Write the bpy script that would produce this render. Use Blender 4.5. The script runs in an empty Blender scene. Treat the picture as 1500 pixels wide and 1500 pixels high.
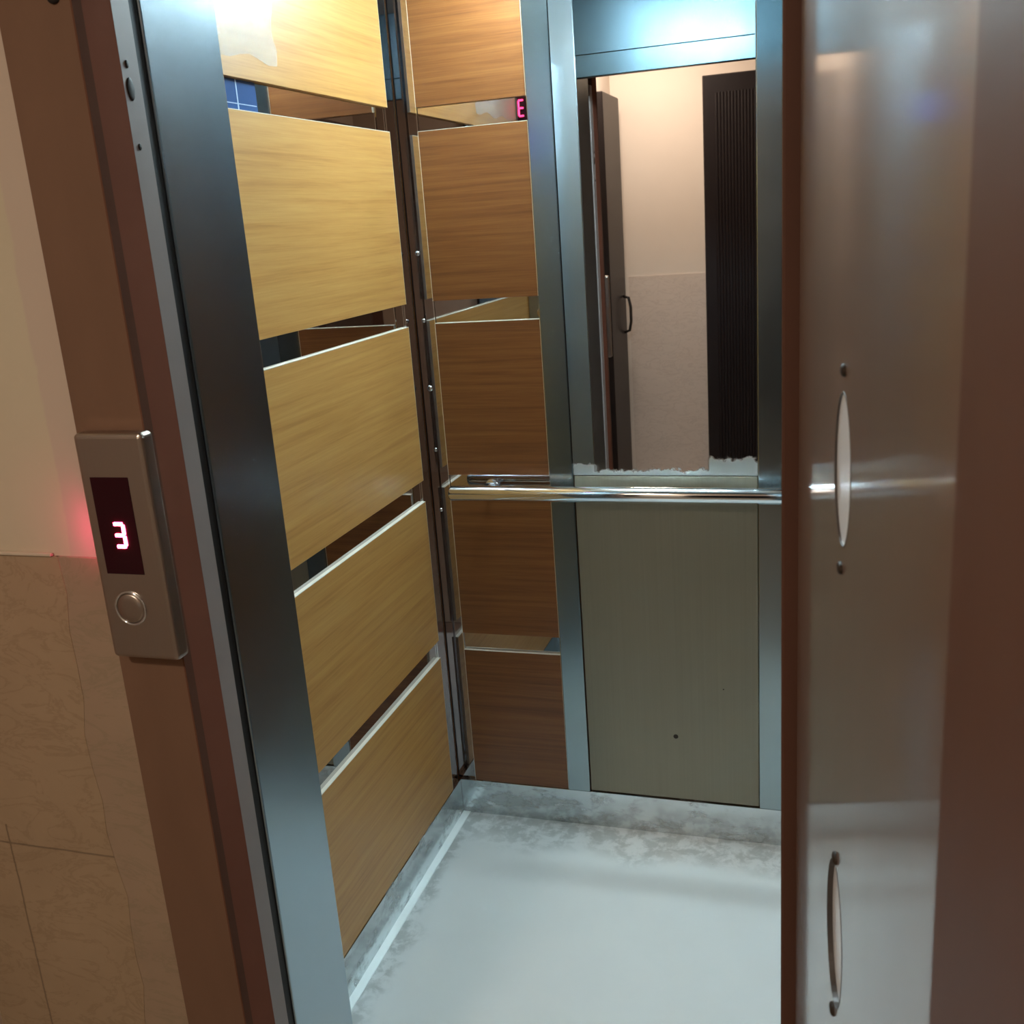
import bpy, bmesh, math
from mathutils import Vector, Matrix

S = bpy.context.scene
COL = S.collection
PI = math.pi

# ------------------------------------------------------------------ materials
def new_mat(name):
    m = bpy.data.materials.new(name); m.use_nodes = True
    nt = m.node_tree; b = nt.nodes['Principled BSDF']
    return m, nt, b
def N(nt, t, **kw):
    n = nt.nodes.new(t)
    for k, v in kw.items():
        if k in n.inputs: n.inputs[k].default_value = v
        else: setattr(n, k, v)
    return n
def ramp(nt, fac, stops):
    r = nt.nodes.new('ShaderNodeValToRGB')
    while len(r.color_ramp.elements) < len(stops): r.color_ramp.elements.new(0.5)
    for e, (p, c) in zip(r.color_ramp.elements, stops):
        e.position = p; e.color = (*c, 1) if len(c) == 3 else c
    nt.links.new(fac, r.inputs[0]); return r.outputs[0]
def pos(nt, scale=(1, 1, 1)):
    g = nt.nodes.new('ShaderNodeNewGeometry')
    m = nt.nodes.new('ShaderNodeMapping'); m.inputs['Scale'].default_value = scale
    nt.links.new(g.outputs['Position'], m.inputs[0]); return m.outputs[0]
def noise(nt, vec, scale, detail=4, rough=0.55, dist=0.0):
    n = N(nt, 'ShaderNodeTexNoise', Scale=scale, Detail=detail, Roughness=rough, Distortion=dist)
    nt.links.new(vec, n.inputs['Vector']); return n.outputs['Fac']
def math_n(nt, op, a, b=None, c=None, clamp=False):
    n = nt.nodes.new('ShaderNodeMath'); n.operation = op; n.use_clamp = clamp
    for i, x in enumerate((a, b, c)):
        if x is None: continue
        if isinstance(x, (int, float)): n.inputs[i].default_value = x
        else: nt.links.new(x, n.inputs[i])
    return n.outputs[0]
def sstep(nt, x, a, b):
    n = nt.nodes.new('ShaderNodeMapRange'); n.interpolation_type = 'SMOOTHSTEP'
    nt.links.new(x, n.inputs['Value'])
    n.inputs['From Min'].default_value = a; n.inputs['From Max'].default_value = b
    return n.outputs[0]
def mix(nt, fac, a, b):
    n = nt.nodes.new('ShaderNodeMix'); n.data_type = 'RGBA'
    for s, x in ((n.inputs[6], a), (n.inputs[7], b)):
        if isinstance(x, tuple): s.default_value = (*x, 1)
        else: nt.links.new(x, s)
    if isinstance(fac, (int, float)): n.inputs[0].default_value = fac
    else: nt.links.new(fac, n.inputs[0])
    return n.outputs[2]
def bump(nt, b, h, strength=0.1, dist=0.002):
    n = N(nt, 'ShaderNodeBump', Strength=strength, Distance=dist)
    nt.links.new(h, n.inputs['Height']); nt.links.new(n.outputs[0], b.inputs['Normal'])
def sep(nt):
    g = nt.nodes.new('ShaderNodeNewGeometry'); s = nt.nodes.new('ShaderNodeSeparateXYZ')
    nt.links.new(g.outputs['Position'], s.inputs[0]); return s.outputs
def plain(name, col, rough=0.5, metal=0.0, spec=0.5, coat=0.0, coat_r=0.1, emit=None, est=0.0):
    m, nt, b = new_mat(name)
    b.inputs['Base Color'].default_value = (*col, 1); b.inputs['Roughness'].default_value = rough
    b.inputs['Metallic'].default_value = metal; b.inputs['Specular IOR Level'].default_value = spec
    b.inputs['Coat Weight'].default_value = coat; b.inputs['Coat Roughness'].default_value = coat_r
    if emit:
        b.inputs['Emission Color'].default_value = (*emit, 1); b.inputs['Emission Strength'].default_value = est
    # a little procedural unevenness on every plain surface
    if not emit:
        n = noise(nt, pos(nt), 9, 3)
        c = mix(nt, n, tuple(x * 0.9 for x in col), tuple(min(1, x * 1.1) for x in col))
        nt.links.new(c, b.inputs['Base Color'])
    return m

def wood_mat(name, dark, mid, light, along):
    m, nt, b = new_mat(name)
    sc = (0.9, 0.9, 34) if along == 'h' else (34, 34, 0.9)
    n1 = noise(nt, pos(nt, sc), 2.4, 6, 0.55, 0.5)
    n2 = noise(nt, pos(nt, tuple(x * 3 for x in sc)), 3.5, 5, 0.6, 0.2)
    f = math_n(nt, 'ADD', math_n(nt, 'MULTIPLY', n1, 0.65), math_n(nt, 'MULTIPLY', n2, 0.35))
    c = ramp(nt, f, [(0.30, dark), (0.47, mid), (0.66, light)])
    nt.links.new(c, b.inputs['Base Color'])
    b.inputs['Roughness'].default_value = 0.42
    b.inputs['Coat Weight'].default_value = 0.16; b.inputs['Coat Roughness'].default_value = 0.42
    bump(nt, b, f, 0.08, 0.001)
    return m

def steel_mat(name, col, rough, along='v', grain=0.03, dirt=None):
    m, nt, b = new_mat(name)
    sc = (420, 420, 3) if along == 'v' else (3, 3, 420)
    n = noise(nt, pos(nt, sc), 1.0, 3, 0.6)
    w = noise(nt, pos(nt), 4.0, 3, 0.5)
    c = mix(nt, n, tuple(x * 0.97 for x in col), tuple(min(1, x * 1.03) for x in col))
    r = math_n(nt, 'ADD', math_n(nt, 'MULTIPLY', n, grain), math_n(nt, 'MULTIPLY', w, 0.10))
    r = math_n(nt, 'ADD', r, rough - 0.05 - grain * 0.5)
    b.inputs['Metallic'].default_value = 1.0
    if dirt:
        d = noise(nt, pos(nt, (1, 1, 2.0)), 11, 6, 0.6, 0.3)
        e = noise(nt, pos(nt), 55, 4, 0.6)
        k = sstep(nt, math_n(nt, 'ADD', math_n(nt, 'MULTIPLY', d, 0.85), math_n(nt, 'MULTIPLY', e, 0.15)), 0.47, 0.62)
        k = math_n(nt, 'MULTIPLY', k, dirt)
        c = mix(nt, k, c, (0.40, 0.43, 0.43))
        nt.links.new(math_n(nt, 'SUBTRACT', 1.0, k), b.inputs['Metallic'])
        r = math_n(nt, 'ADD', r, math_n(nt, 'MULTIPLY', k, 0.3))
    nt.links.new(c, b.inputs['Base Color']); nt.links.new(r, b.inputs['Roughness'])
    b.inputs['Anisotropic'].default_value = 0.0
    bump(nt, b, w, 0.04, 0.01)
    return m

M = {}
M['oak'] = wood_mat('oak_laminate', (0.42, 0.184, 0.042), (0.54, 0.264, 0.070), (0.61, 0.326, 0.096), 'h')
M['oak_back'] = wood_mat('oak_laminate_back', (0.150, 0.048, 0.012), (0.225, 0.080, 0.020), (0.30, 0.118, 0.032), 'h')  # the oak again, darkened to carry the weak light on the back wall
M['edge'] = plain('edge_banding', (0.72, 0.64, 0.52), 0.45)
M['steel'] = steel_mat('brushed_steel', (0.35, 0.43, 0.48), 0.24)
M['steel_soft'] = steel_mat('satin_steel', (0.42, 0.47, 0.51), 0.30)
M['kick'] = steel_mat('stained_steel', (0.60, 0.63, 0.64), 0.14, 'h', dirt=0.40)
M['chrome'] = plain('chrome', (0.80, 0.85, 0.89), 0.08, 1.0)
M['mirror_strip'] = plain('mirror_strip', (0.52, 0.49, 0.48), 0.015, 1.0)
M['dark_strip'] = plain('smoked_mirror', (0.43, 0.40, 0.40), 0.02, 1.0)  # mirror tint lowered to stand in for the dark things it reflects
M['steel_header'] = steel_mat('rough_steel', (0.058, 0.092, 0.112), 0.32)
M['steel_inner'] = steel_mat('inner_return_steel', (0.27, 0.33, 0.365), 0.42)
M['steel_upright'] = steel_mat('upright_steel', (0.34, 0.40, 0.42), 0.22)
M['brown_reveal'] = plain('brown_reveal', (0.23, 0.088, 0.055), 0.8, spec=0.0)
M['wall_steel'] = steel_mat('wall_steel', (0.26, 0.25, 0.26), 0.30)
M['rubber'] = plain('black_rubber', (0.012, 0.010, 0.009), 0.6)
M['black'] = plain('black_void', (0.006, 0.006, 0.006), 0.7)
M['white_lens'] = plain('lamp_lens', (0.9, 0.9, 0.9), 0.4)
M['cab_ceiling'] = plain('cab_ceiling', (0.70, 0.73, 0.74), 0.4)
M['screw'] = plain('screw_steel', (0.75, 0.74, 0.72), 0.22, 1.0)
M['screw_dark'] = plain('rusty_screw', (0.030, 0.020, 0.013), 0.6, 0.0, spec=.2)
M['pane'] = plain('frosted_pane', (0.80, 0.84, 0.88), 0.25)
M['rim'] = plain('oval_rim', (0.10, 0.09, 0.085), 0.4, 0.6)  # coloured dark to stand in for the shadow inside the recess
M['panel_plate'] = steel_mat('call_plate', (0.46, 0.40, 0.35), 0.30)
M['display'] = plain('dark_display', (0.026, 0.002, 0.006), 0.3, spec=0.25)  # maroon in the base stands in for the glow around the digit
M['grey_paint'] = plain('grey_paint', (0.33, 0.275, 0.255), 0.5, spec=.3)
M['digit'] = plain('red_digit', (1, 0.1, 0.2), 0.5, emit=(1.0, 0.06, 0.17), est=30)
M['digit_dim'] = plain('red_digit_dim', (1, 0.1, 0.2), 0.5, emit=(1.0, 0.03, 0.18), est=5)
M['slot'] = plain('red_slot', (1, 0.1, 0.2), 0.5, emit=(1.0, 0.03, 0.20), est=30)
M['blue_screen'] = plain('blue_screen', (0.1, 0.2, 0.9), 0.3, emit=(0.10, 0.32, 1.0), est=0.4)
M['blue_film'] = plain('blue_film', (0.035, 0.085, 0.22), 0.22)
M['crease'] = plain('film_crease', (0.35, 0.45, 0.60), 0.4)
M['dark_wood'] = plain('dark_wood', (0.011, 0.0075, 0.008), 0.4, spec=.3)
M['dark_iron'] = plain('dark_iron', (0.02, 0.016, 0.015), 0.4, 0.5)
M['hall_floor'] = plain('hall_floor', (0.32, 0.26, 0.20), 0.3)
M['hall_ceiling'] = plain('hall_ceiling', (0.68, 0.62, 0.54), 0.7)
M['sill'] = plain('sill_metal', (0.5, 0.5, 0.5), 0.35, 1.0)
M['putty'] = plain('door_seam', (0.14, 0.066, 0.044), 0.9, spec=0.0)

# glossy brown paint (frame and door)
def paint(name, col, rough, coat, coat_r):
    m, nt, b = new_mat(name)
    n = noise(nt, pos(nt, (3, 3, 1)), 5, 4); w = noise(nt, pos(nt, (1, 1, 0.5)), 7, 2, 0.4)
    nt.links.new(mix(nt, n, tuple(x * 0.86 for x in col), tuple(x * 1.14 for x in col)), b.inputs['Base Color'])
    b.inputs['Roughness'].default_value = rough
    b.inputs['Coat Weight'].default_value = coat; b.inputs['Coat Roughness'].default_value = coat_r
    bump(nt, b, w, 0.05, 0.008)
    if not coat: b.inputs['Specular IOR Level'].default_value = 0.15
    return m
M['brown'] = paint('brown_paint', (0.19, 0.110, 0.071), 0.6, 0.0, 0.3)
M['brown_dark'] = paint('brown_paint_edge', (0.105, 0.050, 0.034), 0.5, 0.0, 0.3)  # same paint darkened: shade on right post and door edge put into the colour
M['brown_gloss'] = paint('brown_paint_gloss', (0.165, 0.105, 0.078), 0.42, 0.8, 0.09)

# lower metal sheet under the mirror
m, nt, b = new_mat('champagne_sheet'); M['champagne'] = m
n = noise(nt, pos(nt, (260, 260, 2)), 1, 3); w = noise(nt, pos(nt), 3, 3)
nt.links.new(mix(nt, math_n(nt, 'ADD', math_n(nt, 'MULTIPLY', n, .5), math_n(nt, 'MULTIPLY', w, .5)), (0.21, 0.192, 0.142), (0.30, 0.275, 0.205)), b.inputs['Base Color'])
b.inputs['Metallic'].default_value = 0.35; b.inputs['Roughness'].default_value = 0.36

# mirror with dusty patches along its bottom edge
m, nt, b = new_mat('silver_mirror'); M['mirror'] = m
b.inputs['Metallic'].default_value = 1.0; b.inputs['Roughness'].default_value = 0.012
s = sep(nt)
nz = noise(nt, pos(nt), 38, 6, 0.7)
def zone(x0, x1, h):
    inx = math_n(nt, 'MULTIPLY', sstep(nt, s[0], x0 - .004, x0 + .004), math_n(nt, 'SUBTRACT', 1.0, sstep(nt, s[0], x1 - .012, x1 + .012)))
    zz = math_n(nt, 'ADD', s[2], math_n(nt, 'MULTIPLY', math_n(nt, 'SUBTRACT', nz, .5), -.05))
    return math_n(nt, 'MULTIPLY', inx, math_n(nt, 'SUBTRACT', 1.0, sstep(nt, zz, h - .004, h + .006)))
d = math_n(nt, 'MAXIMUM', zone(.3524, .405, .952), zone(.665, .772, .962))
d = math_n(nt, 'MAXIMUM', d, zone(.3524, .78, .936))
d = math_n(nt, 'MULTIPLY', d, 0.8)
nt.links.new(mix(nt, d, (0.86, 0.85, 0.85), (0.36, 0.43, 0.42)), b.inputs['Base Color'])
nt.links.new(math_n(nt, 'SUBTRACT', 1.0, d), b.inputs['Metallic'])
nt.links.new(math_n(nt, 'ADD', 0.012, math_n(nt, 'MULTIPLY', d, 0.5)), b.inputs['Roughness'])

# pale cab floor with a dirty margin along the two walls
m, nt, b = new_mat('cab_floor'); M['cab_floor'] = m
s = sep(nt)
n1 = noise(nt, pos(nt), 22, 7, 0.65, 0.3); n2 = noise(nt, pos(nt), 7, 4, 0.5); n3 = noise(nt, pos(nt), 120, 3, .6)
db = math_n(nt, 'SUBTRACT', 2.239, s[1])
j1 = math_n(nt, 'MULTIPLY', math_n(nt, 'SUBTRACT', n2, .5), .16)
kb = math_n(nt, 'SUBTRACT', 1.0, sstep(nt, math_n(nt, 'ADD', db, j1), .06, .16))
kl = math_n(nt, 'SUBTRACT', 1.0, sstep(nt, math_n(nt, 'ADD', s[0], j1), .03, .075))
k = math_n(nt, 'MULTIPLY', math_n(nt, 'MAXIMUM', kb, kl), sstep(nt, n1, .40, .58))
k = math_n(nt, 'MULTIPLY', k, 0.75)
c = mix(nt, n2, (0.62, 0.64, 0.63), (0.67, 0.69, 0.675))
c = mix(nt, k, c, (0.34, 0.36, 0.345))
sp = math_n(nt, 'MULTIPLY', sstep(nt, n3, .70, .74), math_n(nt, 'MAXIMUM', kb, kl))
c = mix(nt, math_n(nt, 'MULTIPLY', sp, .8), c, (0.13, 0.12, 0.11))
nt.links.new(c, b.inputs['Base Color']); b.inputs['Roughness'].default_value = 0.42
M['edging'] = plain('floor_edging', (0.80, 0.84, 0.82), 0.35)

# hall plaster with a rough mortar band beside the door frame
m, nt, b = new_mat('hall_plaster'); M['plaster'] = m
s = sep(nt)
n1 = noise(nt, pos(nt), 6, 5, .6); n2 = noise(nt, pos(nt, (1, 1, .5)), 14, 4, .6)
edge = math_n(nt, 'ADD', math_n(nt, 'MULTIPLY', math_n(nt, 'SUBTRACT', n2, .5), .035), s[0])
ck = math_n(nt, 'MULTIPLY', sstep(nt, edge, .030, .036), sstep(nt, s[1], .9, .95))
c = mix(nt, n1, (0.55, 0.485, 0.35), (0.61, 0.54, 0.40))
c = mix(nt, ck, c, (0.56, 0.46, 0.37))
nt.links.new(c, b.inputs['Base Color']); b.inputs['Roughness'].default_value = 0.75
bump(nt, b, n2, .15, .004)

m, nt, b = new_mat('hall_plain_plaster'); M['plaster_plain'] = m
n1 = noise(nt, pos(nt), 5, 5, .6)
nt.links.new(mix(nt, n1, (0.65, 0.57, 0.49), (0.70, 0.615, 0.53)), b.inputs['Base Color']); b.inputs['Roughness'].default_value = 0.7

# beige marble dado
def marble(name, c0, c1, vein, joints=True):
    m, nt, b = new_mat(name)
    s = sep(nt)
    n1 = noise(nt, pos(nt, (1, 1, 1.6)), 4.5, 7, .62, .8); n2 = noise(nt, pos(nt, (1, 1, 2.2)), 9, 6, .65, 1.2)
    v = math_n(nt, 'ABSOLUTE', math_n(nt, 'SUBTRACT', n2, .5))
    c = mix(nt, n1, c0, c1)
    c = mix(nt, math_n(nt, 'MULTIPLY', math_n(nt, 'SUBTRACT', 1.0, sstep(nt, v, .0, .035)), .35), c, vein)
    if joints:
        jz = math_n(nt, 'ABSOLUTE', math_n(nt, 'SUBTRACT', math_n(nt, 'ADD', s[2], math_n(nt, 'MULTIPLY', n2, .004)), .713))
        jx = math_n(nt, 'ABSOLUTE', math_n(nt, 'SUBTRACT', math_n(nt, 'ADD', s[0], math_n(nt, 'MULTIPLY', n2, .006)), -.166))
        jx = math_n(nt, 'ADD', jx, math_n(nt, 'MULTIPLY', sstep(nt, s[2], .74, .80), 1.0))
        j = math_n(nt, 'SUBTRACT', 1.0, sstep(nt, math_n(nt, 'MINIMUM', jz, jx), .0008, .0022))
        c = mix(nt, math_n(nt, 'MULTIPLY', j, .55), c, (0.10, 0.07, 0.045))
    nt.links.new(c, b.inputs['Base Color']); b.inputs['Roughness'].default_value = 0.38
    return m
M['marble'] = marble('beige_marble', (0.33, 0.235, 0.145), (0.44, 0.325, 0.21), (0.24, 0.16, 0.09))
M['marble_hall'] = marble('pink_marble', (0.57, 0.48, 0.41), (0.66, 0.56, 0.48), (0.42, 0.34, 0.28), False)
M['ledge'] = plain('pale_grout', (0.56, 0.49, 0.37), 0.6)
M['mortar'] = marble('rough_mortar', (0.33, 0.24, 0.165), (0.40, 0.29, 0.20), (0.25, 0.21, 0.13), False)

# clear adhesive film
m, nt, b = new_mat('clear_film'); M['film'] = m
n = noise(nt, pos(nt, (1, 2.0, .6)), 26, 5, .6)
b.inputs['Base Color'].default_value = (.70, .80, .80, 1); b.inputs['Roughness'].default_value = .3
b.inputs['Alpha'].default_value = .27
bump(nt, b, n, .5, .006)

# ------------------------------------------------------------------ mesh helpers
def box(bm, x0, x1, y0, y1, z0, z1, bev=0.0, seg=2):
    vs = [bm.verts.new((x, y, z)) for x in (x0, x1) for y in (y0, y1) for z in (z0, z1)]
    q = [(0, 1, 3, 2), (4, 6, 7, 5), (0, 4, 5, 1), (2, 3, 7, 6), (0, 2, 6, 4), (1, 5, 7, 3)]
    fs = [bm.faces.new([vs[i] for i in f]) for f in q]
    if bev:
        es = list({e for f in fs for e in f.edges})
        bmesh.ops.bevel(bm, geom=es, offset=bev, segments=seg, profile=0.5, affect='EDGES')
    return bm
def tube(bm, pts, r, n=16, cap=True):
    pts = [Vector(p) for p in pts]; rings = []
    up = None
    for i, p in enumerate(pts):
        t = (pts[min(i + 1, len(pts) - 1)] - pts[max(i - 1, 0)]).normalized()
        if up is None:
            up = Vector((0, 0, 1)) if abs(t.z) < .9 else Vector((1, 0, 0))
        a = t.cross(up).normalized(); bb = a.cross(t).normalized(); up = bb
        rr = r[i] if isinstance(r, (list, tuple)) else r
        rings.append([bm.verts.new(p + a * rr * math.cos(2 * PI * k / n) + bb * rr * math.sin(2 * PI * k / n)) for k in range(n)])
    for A, B in zip(rings, rings[1:]):
        for k in range(n): bm.faces.new((A[k], A[(k + 1) % n], B[(k + 1) % n], B[k]))
    if cap: bm.faces.new(rings[0][::-1]); bm.faces.new(rings[-1])
    return bm
def disc(bm, c, axis, r0, prof, n=28, sx=1.0, sz=1.0):
    """lathe: prof = [(radius factor, height along axis)], axis unit vector; sx/sz stretch the two cross directions"""
    ax = Vector(axis).normalized(); up = Vector((0, 0, 1)) if abs(ax.z) < .9 else Vector((0, 1, 0))
    u = up.cross(ax).normalized(); w = ax.cross(u).normalized(); c = Vector(c); rings = []
    for f, h in prof:
        rings.append([bm.verts.new(c + ax * h + u * (r0 * f * sx * math.cos(2 * PI * k / n)) + w * (r0 * f * sz * math.sin(2 * PI * k / n))) for k in range(n)])
    for A, B in zip(rings, rings[1:]):
        for k in range(n): bm.faces.new((A[k], A[(k + 1) % n], B[(k + 1) % n], B[k]))
    bm.faces.new(rings[0][::-1]); bm.faces.new(rings[-1])
    return bm
def ob(name, bm, mat, parent=None, smooth=False):
    bmesh.ops.remove_doubles(bm, verts=bm.verts, dist=1e-6)
    bmesh.ops.recalc_face_normals(bm, faces=bm.faces)
    me = bpy.data.meshes.new(name)
    if parent is not None:
        off = Vector(parent.location)
        if parent.parent: off += Vector(parent.parent.location)
        bmesh.ops.translate(bm, verts=bm.verts, vec=-off)
    else:
        # origin at the middle of the base
        xs = [v.co for v in bm.verts]
        o0 = Vector(((min(v.x for v in xs) + max(v.x for v in xs)) / 2, (min(v.y for v in xs) + max(v.y for v in xs)) / 2, min(v.z for v in xs)))
        bmesh.ops.translate(bm, verts=bm.verts, vec=-o0)
    bm.to_mesh(me); bm.free()
    me.materials.append(mat)
    if smooth:
        for p in me.polygons: p.use_smooth = True
    o = bpy.data.objects.new(name, me); COL.objects.link(o)
    if parent is not None: o.parent = parent
    else: o.location = o0
    return o
def B(): return bmesh.new()
def bx(name, d, mat, parent=None, bev=0.0, seg=2): return ob(name, box(B(), *d, bev, seg), mat, parent)
def tag(o, label, cat, group=None):
    o['label'] = label; o['category'] = cat
    if group: o['group'] = group
    return o
def thing(name, loc, label, cat, group=None):
    o = bpy.data.objects.new(name, None); o.empty_display_size = .05; COL.objects.link(o); o.location = loc
    return tag(o, label, cat, group)
def struct(name, bm, mat, parent=None):
    o = ob(name, bm, mat, parent)
    if parent is None: o['kind'] = 'structure'
    return o

# ------------------------------------------------------------------ measured layout (metres)
D = 2.2394            # back wall of the cab
W = 1.123             # cab width
F = 0.986             # face of the landing door frame
XJ, XR = 0.175, 0.8815   # clear opening
CH = 2.15             # cab ceiling
GZ = [(1.7555, 1.7059), (1.338, 1.2868), (0.9254, 0.8738), (0.5149, 0.469)]
BB = 0.0966
XA, XB, XC, XD = 0.0433, 0.2945, 0.3524, 0.771
YF, YI = 1.093, 1.252    # cab front return, outer and inner faces
HZ = 1.90                # underside of header
HB, HL, HR, HC = -1.42, -0.265, 1.80, 2.55   # landing: back, left, right, ceiling

# ------------------------------------------------------------------ setting: cab shell
struct('floor', box(B(), -.02, W + .02, YF, D + .02, -.06, 0), M['cab_floor'])
struct('wall_left', box(B(), -.06, -.0125, YF, D + .06, -.06, CH + .05), M['steel_soft'])
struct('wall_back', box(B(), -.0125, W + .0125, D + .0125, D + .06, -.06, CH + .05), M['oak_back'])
struct('wall_right', box(B(), W + .0125, W + .06, YF, D + .06, -.06, CH + .05), M['wall_steel'])
struct('ceiling', box(B(), -.0125, W + .0125, YF, D + .0125, CH, CH + .05), M['cab_ceiling'])
struct('baseboard_left', box(B(), -.0125, .0015, YI, D - .001, 0, BB, .0006, 1), M['kick'])
struct('baseboard_back', box(B(), .0015, W, D - .0015, D + .0125, 0, BB, .0006, 1), M['kick'])
struct('trim_1', box(B(), .0015, .021, YI, D - .0015, 0, .002), M['edging'])
struct('trim_2', box(B(), XJ, XR, F + .002, YF, -.05, -.002), M['sill'])

# ------------------------------------------------------------------ setting: landing
bm = B()
box(bm, HL - .1, .08, F, F + .05, -.05, HC); box(bm, .99, HR + .1, F, F + .05, -.05, HC); box(bm, .08, .99, F, F + .05, 2.01, HC)
struct('wall_front', bm, M['plaster'])
def dado_edge(z): return .006 + .006 * math.sin(z * 13) + .004 * math.sin(z * 41)
bm = B()
zs = [-.04 + 1.181 * i / 24 for i in range(25)]
fr = [(bm.verts.new((HL, F - .004, z)), bm.verts.new((dado_edge(z), F - .004, z))) for z in zs]
bk = [(bm.verts.new((HL, F - .0005, z)), bm.verts.new((dado_edge(z), F - .0005, z))) for z in zs]
for i in range(24):
    bm.faces.new((fr[i][0], fr[i][1], fr[i + 1][1], fr[i + 1][0])); bm.faces.new((bk[i][0], bk[i + 1][0], bk[i + 1][1], bk[i][1]))
    bm.faces.new((fr[i][1], bk[i][1], bk[i + 1][1], fr[i + 1][1])); bm.faces.new((fr[i][0], fr[i + 1][0], bk[i + 1][0], bk[i][0]))
bm.faces.new((fr[-1][0], fr[-1][1], bk[-1][1], bk[-1][0])); bm.faces.new((fr[0][0], bk[0][0], bk[0][1], fr[0][1]))
struct('trim_3', bm, M['marble'])
struct('trim_6', box(B(), HL, .004, F - .0065, F - .0005, 1.1412, 1.1455, .0012, 2), M['ledge'])
bm = B()      # uneven mortar filler between dado and frame
fr = [(bm.verts.new((dado_edge(z) - .004, F - .0034, z)), bm.verts.new((.0785, F - .0030 - .0020 * (1 + math.sin(z * 23)), z))) for z in zs]
bk = [(bm.verts.new((dado_edge(z) - .004, F - .0003, z)), bm.verts.new((.0785, F - .0003, z))) for z in zs]
for i in range(24):
    bm.faces.new((fr[i][0], fr[i][1], fr[i + 1][1], fr[i + 1][0])); bm.faces.new((bk[i][0], bk[i + 1][0], bk[i + 1][1], bk[i][1]))
    bm.faces.new((fr[i][1], bk[i][1], bk[i + 1][1], fr[i + 1][1])); bm.faces.new((fr[i][0], fr[i + 1][0], bk[i + 1][0], bk[i][0]))
bm.faces.new((fr[-1][0], fr[-1][1], bk[-1][1], bk[-1][0])); bm.faces.new((fr[0][0], bk[0][0], bk[0][1], fr[0][1]))
struct('trim_4', bm, M['mortar'])
struct('wall_hall_left', box(B(), HL - .1, HL, HB - .1, F, -.05, HC), M['plaster_plain'])
struct('wall_hall_right', box(B(), HR, HR + .1, HB - .1, F, -.05, HC), M['plaster_plain'])
struct('wall_hall_back', box(B(), HL, HR, HB - .1, HB, -.05, HC), M['plaster_plain'])
struct('trim_5', box(B(), -.20, .235, HB, HB + .004, 0, 1.155), M['marble_hall'])
struct('floor_hall', box(B(), HL, HR, HB, F, -.06, 0), M['hall_floor'])
struct('ceiling_hall', box(B(), HL - .1, HR + .1, HB - .1, F + .05, HC, HC + .05), M['hall_ceiling'])

# dark flat doors of the landing, seen in the cab mirror
def reeded(bm, x0, x1, y, z0, z1, n, depth):
    w = (x1 - x0) / n; rows = []
    pr = []
    for i in range(n):
        for t in (0, .15, .5, .85): pr.append((x0 + (i + t) * w, y + depth * (0 if t == 0 else (.8 if t != .5 else 1))))
    pr.append((x1, y))
    lo = [bm.verts.new((x, yy, z0)) for x, yy in pr]; hi = [bm.verts.new((x, yy, z1)) for x, yy in pr]
    for i in range(len(pr) - 1): bm.faces.new((lo[i], lo[i + 1], hi[i + 1], hi[i]))
    return bm
d2 = struct('door_2', box(B(), .237, 1.10, HB, HB + .035, 0, 2.17, .004, 1), M['dark_wood'])
ob('door_reeding', reeded(B(), .30, 1.04, HB + .0355, .10, 2.08, 44, .0045), M['dark_wood'], d2)
bm = B(); box(bm, HL, -.205, -1.34, -.93, 0, 2.10, .004, 1)
d1 = struct('door_1', bm, M['dark_wood'])
bm = B(); tube(bm, [(-.204, -1.26, 1.06), (-.175, -1.26, 1.05), (-.165, -1.26, 1.0), (-.165, -1.26, .92), (-.175, -1.26, .87), (-.204, -1.26, .86)], .008, 10)
ob('door_handle', bm, M['dark_iron'], d1, True)

# ------------------------------------------------------------------ landing door frame
fr = thing('door_frame', (.53, F, 0), 'brown painted steel frame around the lift doorway, holding the call plate on its left post', 'door frame')
bx('jamb', (.08, XJ, F - .010, 1.040, 0, 2.01), M['brown'], fr, .0012, 1)
bx('jamb', (XR, .99, F - .003, 1.040, 0, 2.01), M['brown_dark'], fr, .003)
bx('header', (XJ, XR, F - .010, 1.040, 1.965, 2.01), M['brown'], fr, .004)
bx('reveal', (XJ - .001, XJ + .0006, F + .004, 1.0402, 0, 1.965), M['brown_reveal'], fr)
bx('seam', (XJ - .001, XJ + .0012, F - .0104, F + .0045, 0, 1.965), M['putty'], fr)
st = bx('strike_strip', (XJ - .03, XJ, 1.0405, 1.074, 0, HZ), M['grey_paint'], fr, .001, 1)
st['label'] = 'grey metal strip along the inner side of the post'
for z, r, h in ((1.672, .0065, 1.9), (1.698, .003, 1.4), (1.611, .0028, 1.3)):
    bm = B(); disc(bm, (XJ, 1.052, z), (1, 0, 0), r, [(1, -.001), (1, .0006), (.8, .0012)], 18, 1, h)
    ob('keeper_hole', bm, M['screw_dark'], st, True)
bm = B(); disc(bm, (.155, F - .010, 1.757), (0, -1, 0), .008, [(1, -.001), (1, .002), (.6, .004)], 20)
ob('plug', bm, M['rubber'], fr, True)
bx('strike_strip', (XR, XR + .03, 1.0405, 1.074, 0, HZ), M['grey_paint'], fr, .001, 1)

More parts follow.
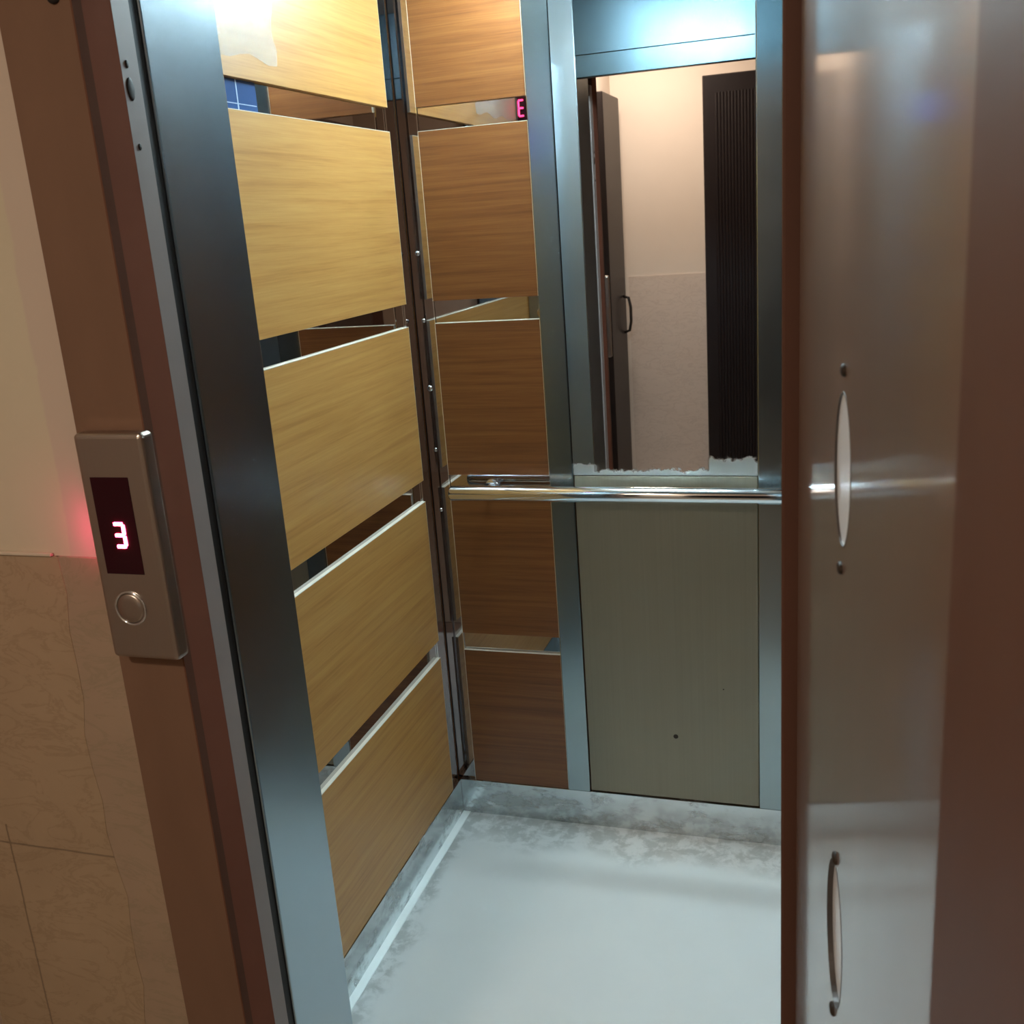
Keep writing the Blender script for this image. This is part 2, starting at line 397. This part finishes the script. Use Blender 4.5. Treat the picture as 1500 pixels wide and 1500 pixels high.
# ------------------------------------------------------------------ cab front returns
def ret(x_in, x_wall, label, sgn):
    t = thing('steel_return', ((x_in + x_wall) / 2, YI, 0), label, 'steel column', 'front steel columns of the lift cab')
    bx('cover', (min(x_in, x_wall), max(x_in, x_wall), YF, YI, 0, CH), M['steel'], t, .0025)
    bx('inner_face', (min(x_in - sgn * .004, x_wall), max(x_in - sgn * .004, x_wall), YI - .001, YI + .0005, 0, CH), M['steel_inner'], t)
    a, b2 = sorted((x_in - sgn * .004, x_in - sgn * .03))
    bx('seal', (a, b2, 1.076, 1.0925, 0, CH), M['rubber'], t)  # added black strip standing in for the darkness of the shaft gap
    return t
ret(XJ, -.0125, 'wide brushed steel column just inside the left edge of the lift doorway', 1)
ret(XR, W + .0125, 'brushed steel column inside the lift doorway on the side behind the open door', -1)
hd = thing('steel_header', (.53, YI, HZ), 'brushed steel header above the lift doorway, visible only mirrored at the top of the mirror', 'header')
bx('cover', (XJ, XR, YI - .03, YI, HZ, CH + .001), M['steel_header'], hd, .002)
bx('lip', (XJ + .0005, XR - .0005, YI, YI + .006, 1.962, CH + .001), M['steel_header'], hd, .0015)

# ------------------------------------------------------------------ wooden panels
rows = [(2.118, GZ[0][0])] + [(GZ[i][1], GZ[i + 1][0]) for i in range(3)] + [(GZ[3][1], BB + .0012)]
pl_lab = ['topmost golden oak panel on the left cab wall, with clear film stuck on it',
          'second golden oak panel from the top of the left cab wall, below the blue film',
          'middle golden oak panel on the left cab wall, level with the digit display',
          'fourth golden oak panel down the left cab wall, just below handrail height',
          'lowest oak panel on the left cab wall, standing on the steel skirting']
pb_lab = ['topmost brown oak panel in the narrow column left of the mirror',
          'second brown oak panel down the narrow column left of the mirror',
          'brown oak panel left of the mirror that ends just above the handrail',
          'dark brown oak panel in the narrow back column just under the handrail',
          'lowest dark oak panel in the narrow back column, above the steel skirting']
for i, (zt, zb) in enumerate(rows):
    p = bx('wood_panel', (-.012, 0, YI + .002, 2.183, zb, zt - .0006), M['oak'], None, .0006, 1)
    tag(p, pl_lab[i], 'wall panel', 'oak panels on the left cab wall')
    bm = B(); box(bm, -.0118, .0002, YI + .002, 2.1832, zt - .0006, zt + .0006); box(bm, -.0118, .0002, 2.1830, 2.1836, zb, zt)
    ob('edge_band', bm, M['edge'], p)['label'] = 'pale top edge'
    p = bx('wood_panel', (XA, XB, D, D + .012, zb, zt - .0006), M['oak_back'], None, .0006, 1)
    tag(p, pb_lab[i], 'wall panel', 'oak panels left of the mirror')
    bm = B(); box(bm, XA, XB + .0006, D - .0002, D + .0118, zt - .0006, zt + .0006)
    box(bm, XB - .0001, XB + .0008, D - .0002, D + .0118, zb, zt); box(bm, XA - .0006, XA + .0001, D - .0002, D + .0118, zb, zt)
    ob('edge_band', bm, M['edge'], p)['label'] = 'pale edge'

# mirror strips in the gaps between the panels
wl = ['in the uppermost gap of the left wall, partly covered by blue film', 'in the second gap of the left wall, above the middle panel',
      'in the third gap of the left wall, near handrail height', 'in the lowest gap of the left wall']
wb = ['in the top gap of the column left of the mirror, reflecting red', 'in the second gap of the column left of the mirror',
      'right behind the handrail end, left of the mirror', 'in the lowest gap of the column left of the mirror']
for i, (zt, zb) in enumerate(GZ):
    s_ = bx('mirror_strip', (-.0124, -.0090, YI + .002, 2.183, zb + .0008, zt - .0004), M['mirror_strip'])
    tag(s_, 'narrow mirror strip ' + wl[i], 'mirror strip', 'mirror strips between the left panels')
    s_ = bx('mirror_strip', (XA, XB, D + .0090, D + .0124, zb + .0008, zt - .0004), M['mirror_strip'])
    tag(s_, 'narrow mirror strip ' + wb[i], 'mirror strip', 'mirror strips between the back panels')
c1 = thing('corner_strip', (-.009, 2.21, BB), 'tall dark mirror strip at the rear end of the left cab wall, beside the corner', 'mirror strip')
bx('strip', (-.0124, -.0085, 2.1842, D - .0005, BB + .001, 2.118), M['dark_strip'], c1)
bx('bead', (-.0084, -.0058, 2.1842, 2.1866, BB + .001, 2.118), M['chrome'], c1)
c2 = thing('corner_strip', (.018, D + .009, BB), 'tall dark mirror strip on the back wall beside the corner, dotted with small bright screws', 'mirror strip')
bx('strip', (-.008, XA - .0008, D + .0085, D + .0124, BB + .001, 2.118), M['dark_strip'], c2)
bx('bead', (XA - .0036, XA - .0010, D + .0055, D + .0084, BB + .001, 2.118), M['chrome'], c2)
for z, r in ((1.446, .0058), (1.294, .0050), (1.135, .0072), (.986, .0052), (.835, .0048)):  # bright domes added in place of glints reflected in the strip
    bm = B(); disc(bm, (.0125, D + .0085, z), (0, -1, 0), r, [(1, -.0005), (1, .0012), (.75, .003), (.3, .0038)], 16)
    ob('screw', bm, M['screw'], c2, True)['label'] = 'small bright screw head'

# ------------------------------------------------------------------ middle of the back wall
up1 = bx('steel_upright', (XB + .0012, XC, D - .0040, D + .0124, BB + .0012, CH - .001), M['steel_upright'], None, .0022)
tag(up1, 'brushed steel upright between the oak column and the mirror', 'steel upright', 'steel uprights beside the mirror')
up2 = bx('steel_upright', (XD, XD + .058, D - .0040, D + .0124, BB + .0012, CH - .001), M['steel_upright'], None, .0022)
tag(up2, 'brushed steel upright at the right edge of the mirror, next to the open door', 'steel upright', 'steel uprights beside the mirror')
mi = bx('wall_mirror', (XC + .0005, XD - .0005, D + .001, D + .0124, .926, CH - .001), M['mirror'], None, .0006, 1)
tag(mi, 'tall mirror on the back cab wall with dusty lower corners, showing the landing', 'mirror')
ch = thing('metal_panel', ((XC + XD) / 2, D, BB), 'plain champagne coloured metal sheet under the mirror and handrail, with a small hole', 'metal panel')
bx('sheet', (XC + .0022, XD - .0012, D + .001, D + .0124, BB + .004, .9240), M['champagne'], ch, .0008, 1)
for x, z, r in ((.573, .271, .0058), (.689, .405, .0016)):
    bm = B(); disc(bm, (x, D + .001, z), (0, -1, 0), r, [(1.1, -.0005), (.9, .0008), (.4, .0010)], 14)
    ob('hole', bm, M['screw_dark'], ch)

# ------------------------------------------------------------------ handrail
RY, RZ, RR = D - .058, .896, .0178
hr = thing('handrail', (.56, RY, RZ), 'polished chrome handrail tube across the back wall in front of the mirror edge', 'handrail')
bm = B(); tube(bm, [(.066, RY, RZ), (.0685, RY, RZ), (.072, RY, RZ), (1.05, RY, RZ), (1.0535, RY, RZ), (1.056, RY, RZ)], [RR * .8, RR * .95, RR, RR, RR * .95, RR * .8], 32)
ob('tube', bm, M['chrome'], hr, True)
for x in (.150, .973):
    bm = B(); tube(bm, [(x, RY + .012, RZ), (x, D - .012, RZ), (x, D + .0085, RZ)], .0085, 16)
    disc(bm, (x, D + .0085, RZ), (0, -1, 0), .019, [(1, 0), (1, .004), (.8, .006)], 20)
    ob('bracket', bm, M['chrome'], hr, True)

# ------------------------------------------------------------------ films
fb = thing('blue_film', (-.008, 1.53, 1.706), 'torn blue protective film left on the uppermost mirror strip of the left wall', 'protective film')
bx('sheet', (-.0089, -.0084, YI + .01, 1.648, 1.7072, 1.7545), M['blue_film'], fb)
bm = B(); box(bm, -.0084, -.0080, 1.585, 1.5885, 1.7072, 1.7545); box(bm, -.0084, -.0080, 1.30, 1.645, 1.7165, 1.7180)
ob('crease', bm, M['crease'], fb)
bm = B()
ny, nzn = 14, 14
g = [[bm.verts.new((.0001 + .0016 * abs(math.sin(i * 2.1 + j * .9)) * (1 if i > 8 else .35) + (.0018 * (i == 12)),
      1.30 + (1.715 - 1.30) * i / ny + (.006 * math.sin(j * 1.9) if i == ny else 0), 1.79 + (2.10 - 1.79) * j / nzn + (.006 * math.sin(i * 1.3) if j == 0 else 0))) for j in range(nzn + 1)] for i in range(ny + 1)]
for i in range(ny):
    for j in range(nzn): bm.faces.new((g[i][j], g[i + 1][j], g[i + 1][j + 1], g[i][j + 1]))
f2 = ob('clear_film', bm, M['film'], None, True)
tag(f2, 'wrinkled clear plastic film stuck on the topmost left oak panel beside the steel column', 'plastic film')

# ------------------------------------------------------------------ car operating panel (seen in the reflections)
CY = YI + .090       # the panel box stands well proud of the return
cp = thing('control_panel', (.045, YI, 1.0), 'steel control panel with red display and blue screen, seen only mirrored beside the doorway', 'control panel')
bx('housing', (.0035, .086, YI + .0003, CY, .98, 1.96), M['steel_soft'], cp, .002)
ds = bx('display', (.0065, .050, CY - .0002, CY + .0012, 1.785, 1.870), M['display'], cp)
def seven(bm, cx, y, cz, w, h, t, segs, out, flip=1, slant=0.0):
    # segment digit in the XZ plane; y..y+out thickness
    def seg(x0, x1, z0, z1):
        n0 = len(bm.verts)
        y0, y1 = sorted((y, y + out))
        r = min(abs(x1 - x0), abs(z1 - z0)) * .48
        b0 = bmesh.new(); box(b0, x0, x1, y0, y1, z0, z1, r * .55, 2)
        me = bpy.data.meshes.new('tmp'); b0.to_mesh(me); b0.free(); bm.from_mesh(me); bpy.data.meshes.remove(me)
    xl, xr = cx - w / 2, cx + w / 2
    H = {'a': cz + h / 2, 'g': cz, 'd': cz - h / 2}
    for k in segs:
        if k in 'agd': seg(xl, xr, H[k] - t / 2, H[k] + t / 2)
        else:
            x = xr if k in 'bc' else xl
            z0, z1 = (cz, cz + h / 2) if k in 'bf' else (cz - h / 2, cz)
            seg(x - t / 2, x + t / 2, z0 - t * .2 * 0 + .0006, z1 - .0006)
bm = B(); seven(bm, .0195, CY + .0012, 1.826, .015, .044, .005, 'agdef', .001)
ob('digit', bm, M['digit_dim'], ds)
bx('screen', (.018, .076, CY - .0002, CY + .0012, 1.690, 1.765), M['blue_screen'], cp)
for i in range(6):
    bm = B(); disc(bm, (.045, CY, 1.56 - i * .085), (0, 1, 0), .016, [(1, -.001), (1, .003), (.85, .005)], 24)
    ob('button', bm, M['chrome'], cp, True)

# ------------------------------------------------------------------ call plate on the frame
PY = .952; PB = F - .010
ca = thing('call_plate', (.138, F - .01, 1.025), 'steel lift call plate with glowing red 3 and a round button on the left post', 'call panel')
bx('housing', (.0935, .1875, PY, PB - .0004, 1.024, 1.302), M['panel_plate'], ca, .006, 4)
dw = bx('display', (.108, .1605, PY - .0006, PY + .002, 1.133, 1.251), M['display'], ca, .0005, 1)
bm = B(); seven(bm, .1365, PY - .0006, 1.1815, .0125, .0275, .0042, 'agdbc', -.0008)
ob('digit', bm, M['digit'], dw)['label'] = 'glowing red figure 3'
bt = thing_btn = ob('button', disc(B(), (.1325, PY, 1.090), (0, -1, 0), .0185, [(1, -.001), (1, .0008), (.9, .0022), (.5, .0026)], 36), M['panel_plate'], ca, True)
bm = B()
tube(bm, [(.1325 + .0205 * math.cos(2 * PI * k / 40), PY - .0006, 1.090 + .0205 * math.sin(2 * PI * k / 40)) for k in range(41)], .0016, 8, False)
ob('ring', bm, M['chrome'], ca, True)
bx('led_slot', (.0929, .0935, .962, .972, 1.150, 1.205), M['slot'], ca)['label'] = 'red light leaking from the side of the plate'

# ------------------------------------------------------------------ the open landing door
PHI = math.radians(7.2)
dh = Vector((.896, F, 0)); dd = Vector((math.sin(PHI), -math.cos(PHI), 0)); dn = Vector((-math.cos(PHI), -math.sin(PHI), 0))   # dn points to the cab side
def DP(s, n, z): return dh + dd * s + dn * n + Vector((0, 0, z))
def dbox(bm, s0, s1, n0, n1, z0, z1, bev=0, seg=3):
    b0 = bmesh.new(); box(b0, s0, s1, n0, n1, z0, z1, bev, seg)
    for v in b0.verts: v.co = DP(*v.co)
    me = bpy.data.meshes.new('tmp'); b0.to_mesh(me); b0.free(); bm.from_mesh(me); bpy.data.meshes.remove(me); return bm
do = thing('elevator_door', (.95, .60, 0), 'brown painted lift door swung open at the right, glossy inner face mirroring the cab', 'door')
S0, S1, S2, ZB, ZT = .014, .610, .775, .012, 1.93
WIN = [(.3090, 1.3300, .0375, .0515, .0013), (.3090, .9750, .0415, .0585, .0040)]
# outer body
bm = B(); dbox(bm, S0, S1, -.046, -.006, ZB, ZT); ob('core', bm, M['brown_dark'], do)
# inner skin with two oval openings
bm = B()
def skin_rect(s0, s1, z0, z1):
    vs = [bm.verts.new(DP(*p)) for p in ((s0, 0, z0), (s1, 0, z0), (s1, 0, z1), (s0, 0, z1))]; bm.faces.new(vs)
zc = [ZB, WIN[1][1] - .12, WIN[1][1] + .12, WIN[0][1] - .12, WIN[0][1] + .12, ZT]
skin_rect(S0, S1, zc[0], zc[1]); skin_rect(S0, S1, zc[2], zc[3]); skin_rect(S0, S1, zc[4], zc[5])
for (cs, cz, a, b_, rc) in WIN:
    s0, s1, z0, z1 = cs - .09, cs + .09, cz - .12, cz + .12
    skin_rect(S0, s0, z0, z1); skin_rect(s1, S1, z0, z1)
    n = 64; inner = []; outer = []
    for k in range(n):
        t = 2 * PI * k / n; c, s_ = math.cos(t), math.sin(t)
        inner.append(bm.verts.new(DP(cs + a * c, 0, cz + b_ * s_)))
        q = min(.09 / max(abs(c), 1e-6), .12 / max(abs(s_), 1e-6)); outer.append(bm.verts.new(DP(cs + q * c, 0, cz + q * s_)))
    for k in range(n):
        j = (k + 1) % n
        bm.faces.new((inner[k], inner[j], outer[j], outer[k]))
    # fill the four corner triangles left by the polar sampling
    for sx in (-1, 1):
        for sz in (-1, 1):
            cr = bm.verts.new(DP(cs + sx * .09, 0, cz + sz * .12))
            best = None
            for k in range(n):
                j = (k + 1) % n
                p0, p1 = outer[k].co, outer[j].co
                def loc(p): q = p - dh; return q.dot(dd) - cs, q.z - cz
                (u0, w0), (u1, w1) = loc(p0), loc(p1)
                if u0 * sx > 0 and w0 * sz > 0 and u1 * sx > 0 and w1 * sz > 0 and (abs(abs(u0) - .09) < 1e-5) != (abs(abs(u1) - .09) < 1e-5):
                    best = (outer[k], outer[j])
            if best: bm.faces.new((cr, best[0], best[1]))
# rims of the skin
for (s0, s1) in ((S0, S1),):
    e = [bm.verts.new(DP(*p)) for p in ((s0, 0, ZB), (s0, 0, ZT), (s0, -.006, ZT), (s0, -.006, ZB))]; bm.faces.new(e)
sk = ob('inner_skin', bm, M['brown_gloss'], do); sk['label'] = 'glossy inner face of the door'
bm = B(); dbox(bm, S1 + .0005, S2, -.046, .004, ZB, ZT, .008, 4)
ob('stile', bm, M['brown_dark'], do)['label'] = 'dull dark brown free edge of the door'
for i, (cs, cz, a, b_, rc) in enumerate(WIN):
    bm = B(); n = 48
    f_ = [bm.verts.new(DP(cs + .984 * a * math.cos(2 * PI * k / n), -rc, cz + .984 * b_ * math.sin(2 * PI * k / n))) for k in range(n)]
    g_ = [bm.verts.new(DP(cs + .984 * a * math.cos(2 * PI * k / n), -.0056, cz + .984 * b_ * math.sin(2 * PI * k / n))) for k in range(n)]
    bm.faces.new(f_); bm.faces.new(g_[::-1])
    for k in range(n): bm.faces.new((f_[k], f_[(k + 1) % n], g_[(k + 1) % n], g_[k]))
    ow = ob('oval_pane', bm, M['pane'], do)
    ow['label'] = 'pale oval pane, the ' + ('upper' if i == 0 else 'lower') + ' of the two in the door'
    bm = B()
    r_ = [[bm.verts.new(DP(cs + q * a * math.cos(2 * PI * k / n), h, cz + q * b_ * math.sin(2 * PI * k / n))) for k in range(n)] for q, h in ((1.0, .0003), (.985, .0003), (.985, -.0054), (1.0, -.0054))]
    for q in range(4):
        A_, B_ = r_[q], r_[(q + 1) % 4]
        for k in range(n): bm.faces.new((A_[k], A_[(k + 1) % n], B_[(k + 1) % n], B_[k]))
    ob('oval_rim', bm, M['rim'], do)['label'] = 'thin dark rim of an oval opening'
    for z in (cz + .0655, cz - .0665):
        bm = B(); disc(bm, DP(cs + .002, 0, z), dn, .0048, [(1.1, -.0006), (1.0, .0016), (.6, .0026)], 18, 1.3, .8)
        ob('screw', bm, M['screw_dark'], do, True)
# ------------------------------------------------------------------ lamps
def lamp_disc(name, loc, r, power, col, label, spread=PI):
    t = thing(name, loc, label, 'ceiling lamp')
    bm = B(); n = 40
    rings = [[bm.verts.new((loc[0] + rr * math.cos(2 * PI * k / n), loc[1] + rr * math.sin(2 * PI * k / n), loc[2] + h)) for k in range(n)] for rr, h in ((r * 1.18, 0), (r * 1.18, -.008), (r * 1.02, -.010), (r * 1.02, 0))]
    for A_, B_ in zip(rings, rings[1:]):
        for k in range(n): bm.faces.new((A_[k], A_[(k + 1) % n], B_[(k + 1) % n], B_[k]))
    ob('ring', bm, M['chrome'], t, True)
    bm = B(); disc(bm, (loc[0], loc[1], loc[2] - .0002), (0, 0, -1), r, [(1, 0), (1, .002)], 40); ob('lens', bm, M['white_lens'], t)
    L = bpy.data.lights.new(name + '_light', 'AREA'); L.shape = 'DISK'; L.size = 2 * r; L.energy = power; L.color = col; L.spread = spread
    lo = bpy.data.objects.new(name + '_light', L); COL.objects.link(lo); lo.location = (loc[0], loc[1], loc[2] - .006); lo.parent = None
    return t
cl = thing('cab_lamp', (.43, 2.09, CH), 'long cool white lamp tube under the cab ceiling near the back wall', 'ceiling lamp')
M['tube'] = plain('lit_tube', (1, 1, 1), 0.5, emit=(.69, .92, 1.0), est=130)
bx('base', (.22, .64, 2.072, 2.108, CH - .010, CH + .001), M['white_lens'], cl, .002)
bm = B(); tube(bm, [(.235, 2.09, CH - .034), (.625, 2.09, CH - .034)], .0245, 24); ob('tube', bm, M['tube'], cl, True)
for x0 in (.218, .624):
    bx('holder', (x0, x0 + .018, 2.070, 2.110, CH - .062, CH - .0095), M['white_lens'], cl, .002)
lamp_disc('hall_lamp', (-.06, -.75, HC), .14, 23.0, (1.0, .84, .69), 'warm round lamp on the landing ceiling')

# ------------------------------------------------------------------ world, camera, view
w = bpy.data.worlds.new('World'); S.world = w; w.use_nodes = True
w.node_tree.nodes['Background'].inputs[0].default_value = (.02, .018, .016, 1); w.node_tree.nodes['Background'].inputs[1].default_value = 0.3

cam = bpy.data.cameras.new('camera'); co = bpy.data.objects.new('camera', cam); COL.objects.link(co)
yaw, pitch, roll = -0.3160, -0.2753, -0.0729
fw = Vector((math.sin(yaw) * math.cos(pitch), math.cos(yaw) * math.cos(pitch), math.sin(pitch)))
r0 = Vector((math.cos(yaw), -math.sin(yaw), 0)); u0 = r0.cross(fw)
rx = math.cos(roll) * r0 + math.sin(roll) * u0; ux = -math.sin(roll) * r0 + math.cos(roll) * u0
mw = Matrix((rx, ux, -fw)).transposed().to_4x4(); mw.translation = Vector((.9291, 0, 1.5)); co.matrix_world = mw
cam.sensor_width = 36; cam.lens = 36 * 1499.3 / 1500; cam.clip_start = .02
cam.dof.use_dof = True; cam.dof.focus_distance = 1.9; cam.dof.aperture_fstop = 16
S.camera = co

S.view_settings.view_transform = 'Standard'; S.view_settings.look = 'None'
S.view_settings.gamma = 1.0; S.view_settings.exposure = 0.0; S.view_settings.use_curve_mapping = False
S.cycles.use_denoising = True
S.cycles.max_bounces = 14; S.cycles.glossy_bounces = 10; S.cycles.diffuse_bounces = 5; S.cycles.transparent_max_bounces = 8
S.cycles.blur_glossy = 0.05; S.cycles.sample_clamp_indirect = 0
S.cycles.use_guiding = True; S.cycles.use_surface_guiding = True; S.cycles.guiding_training_samples = 64
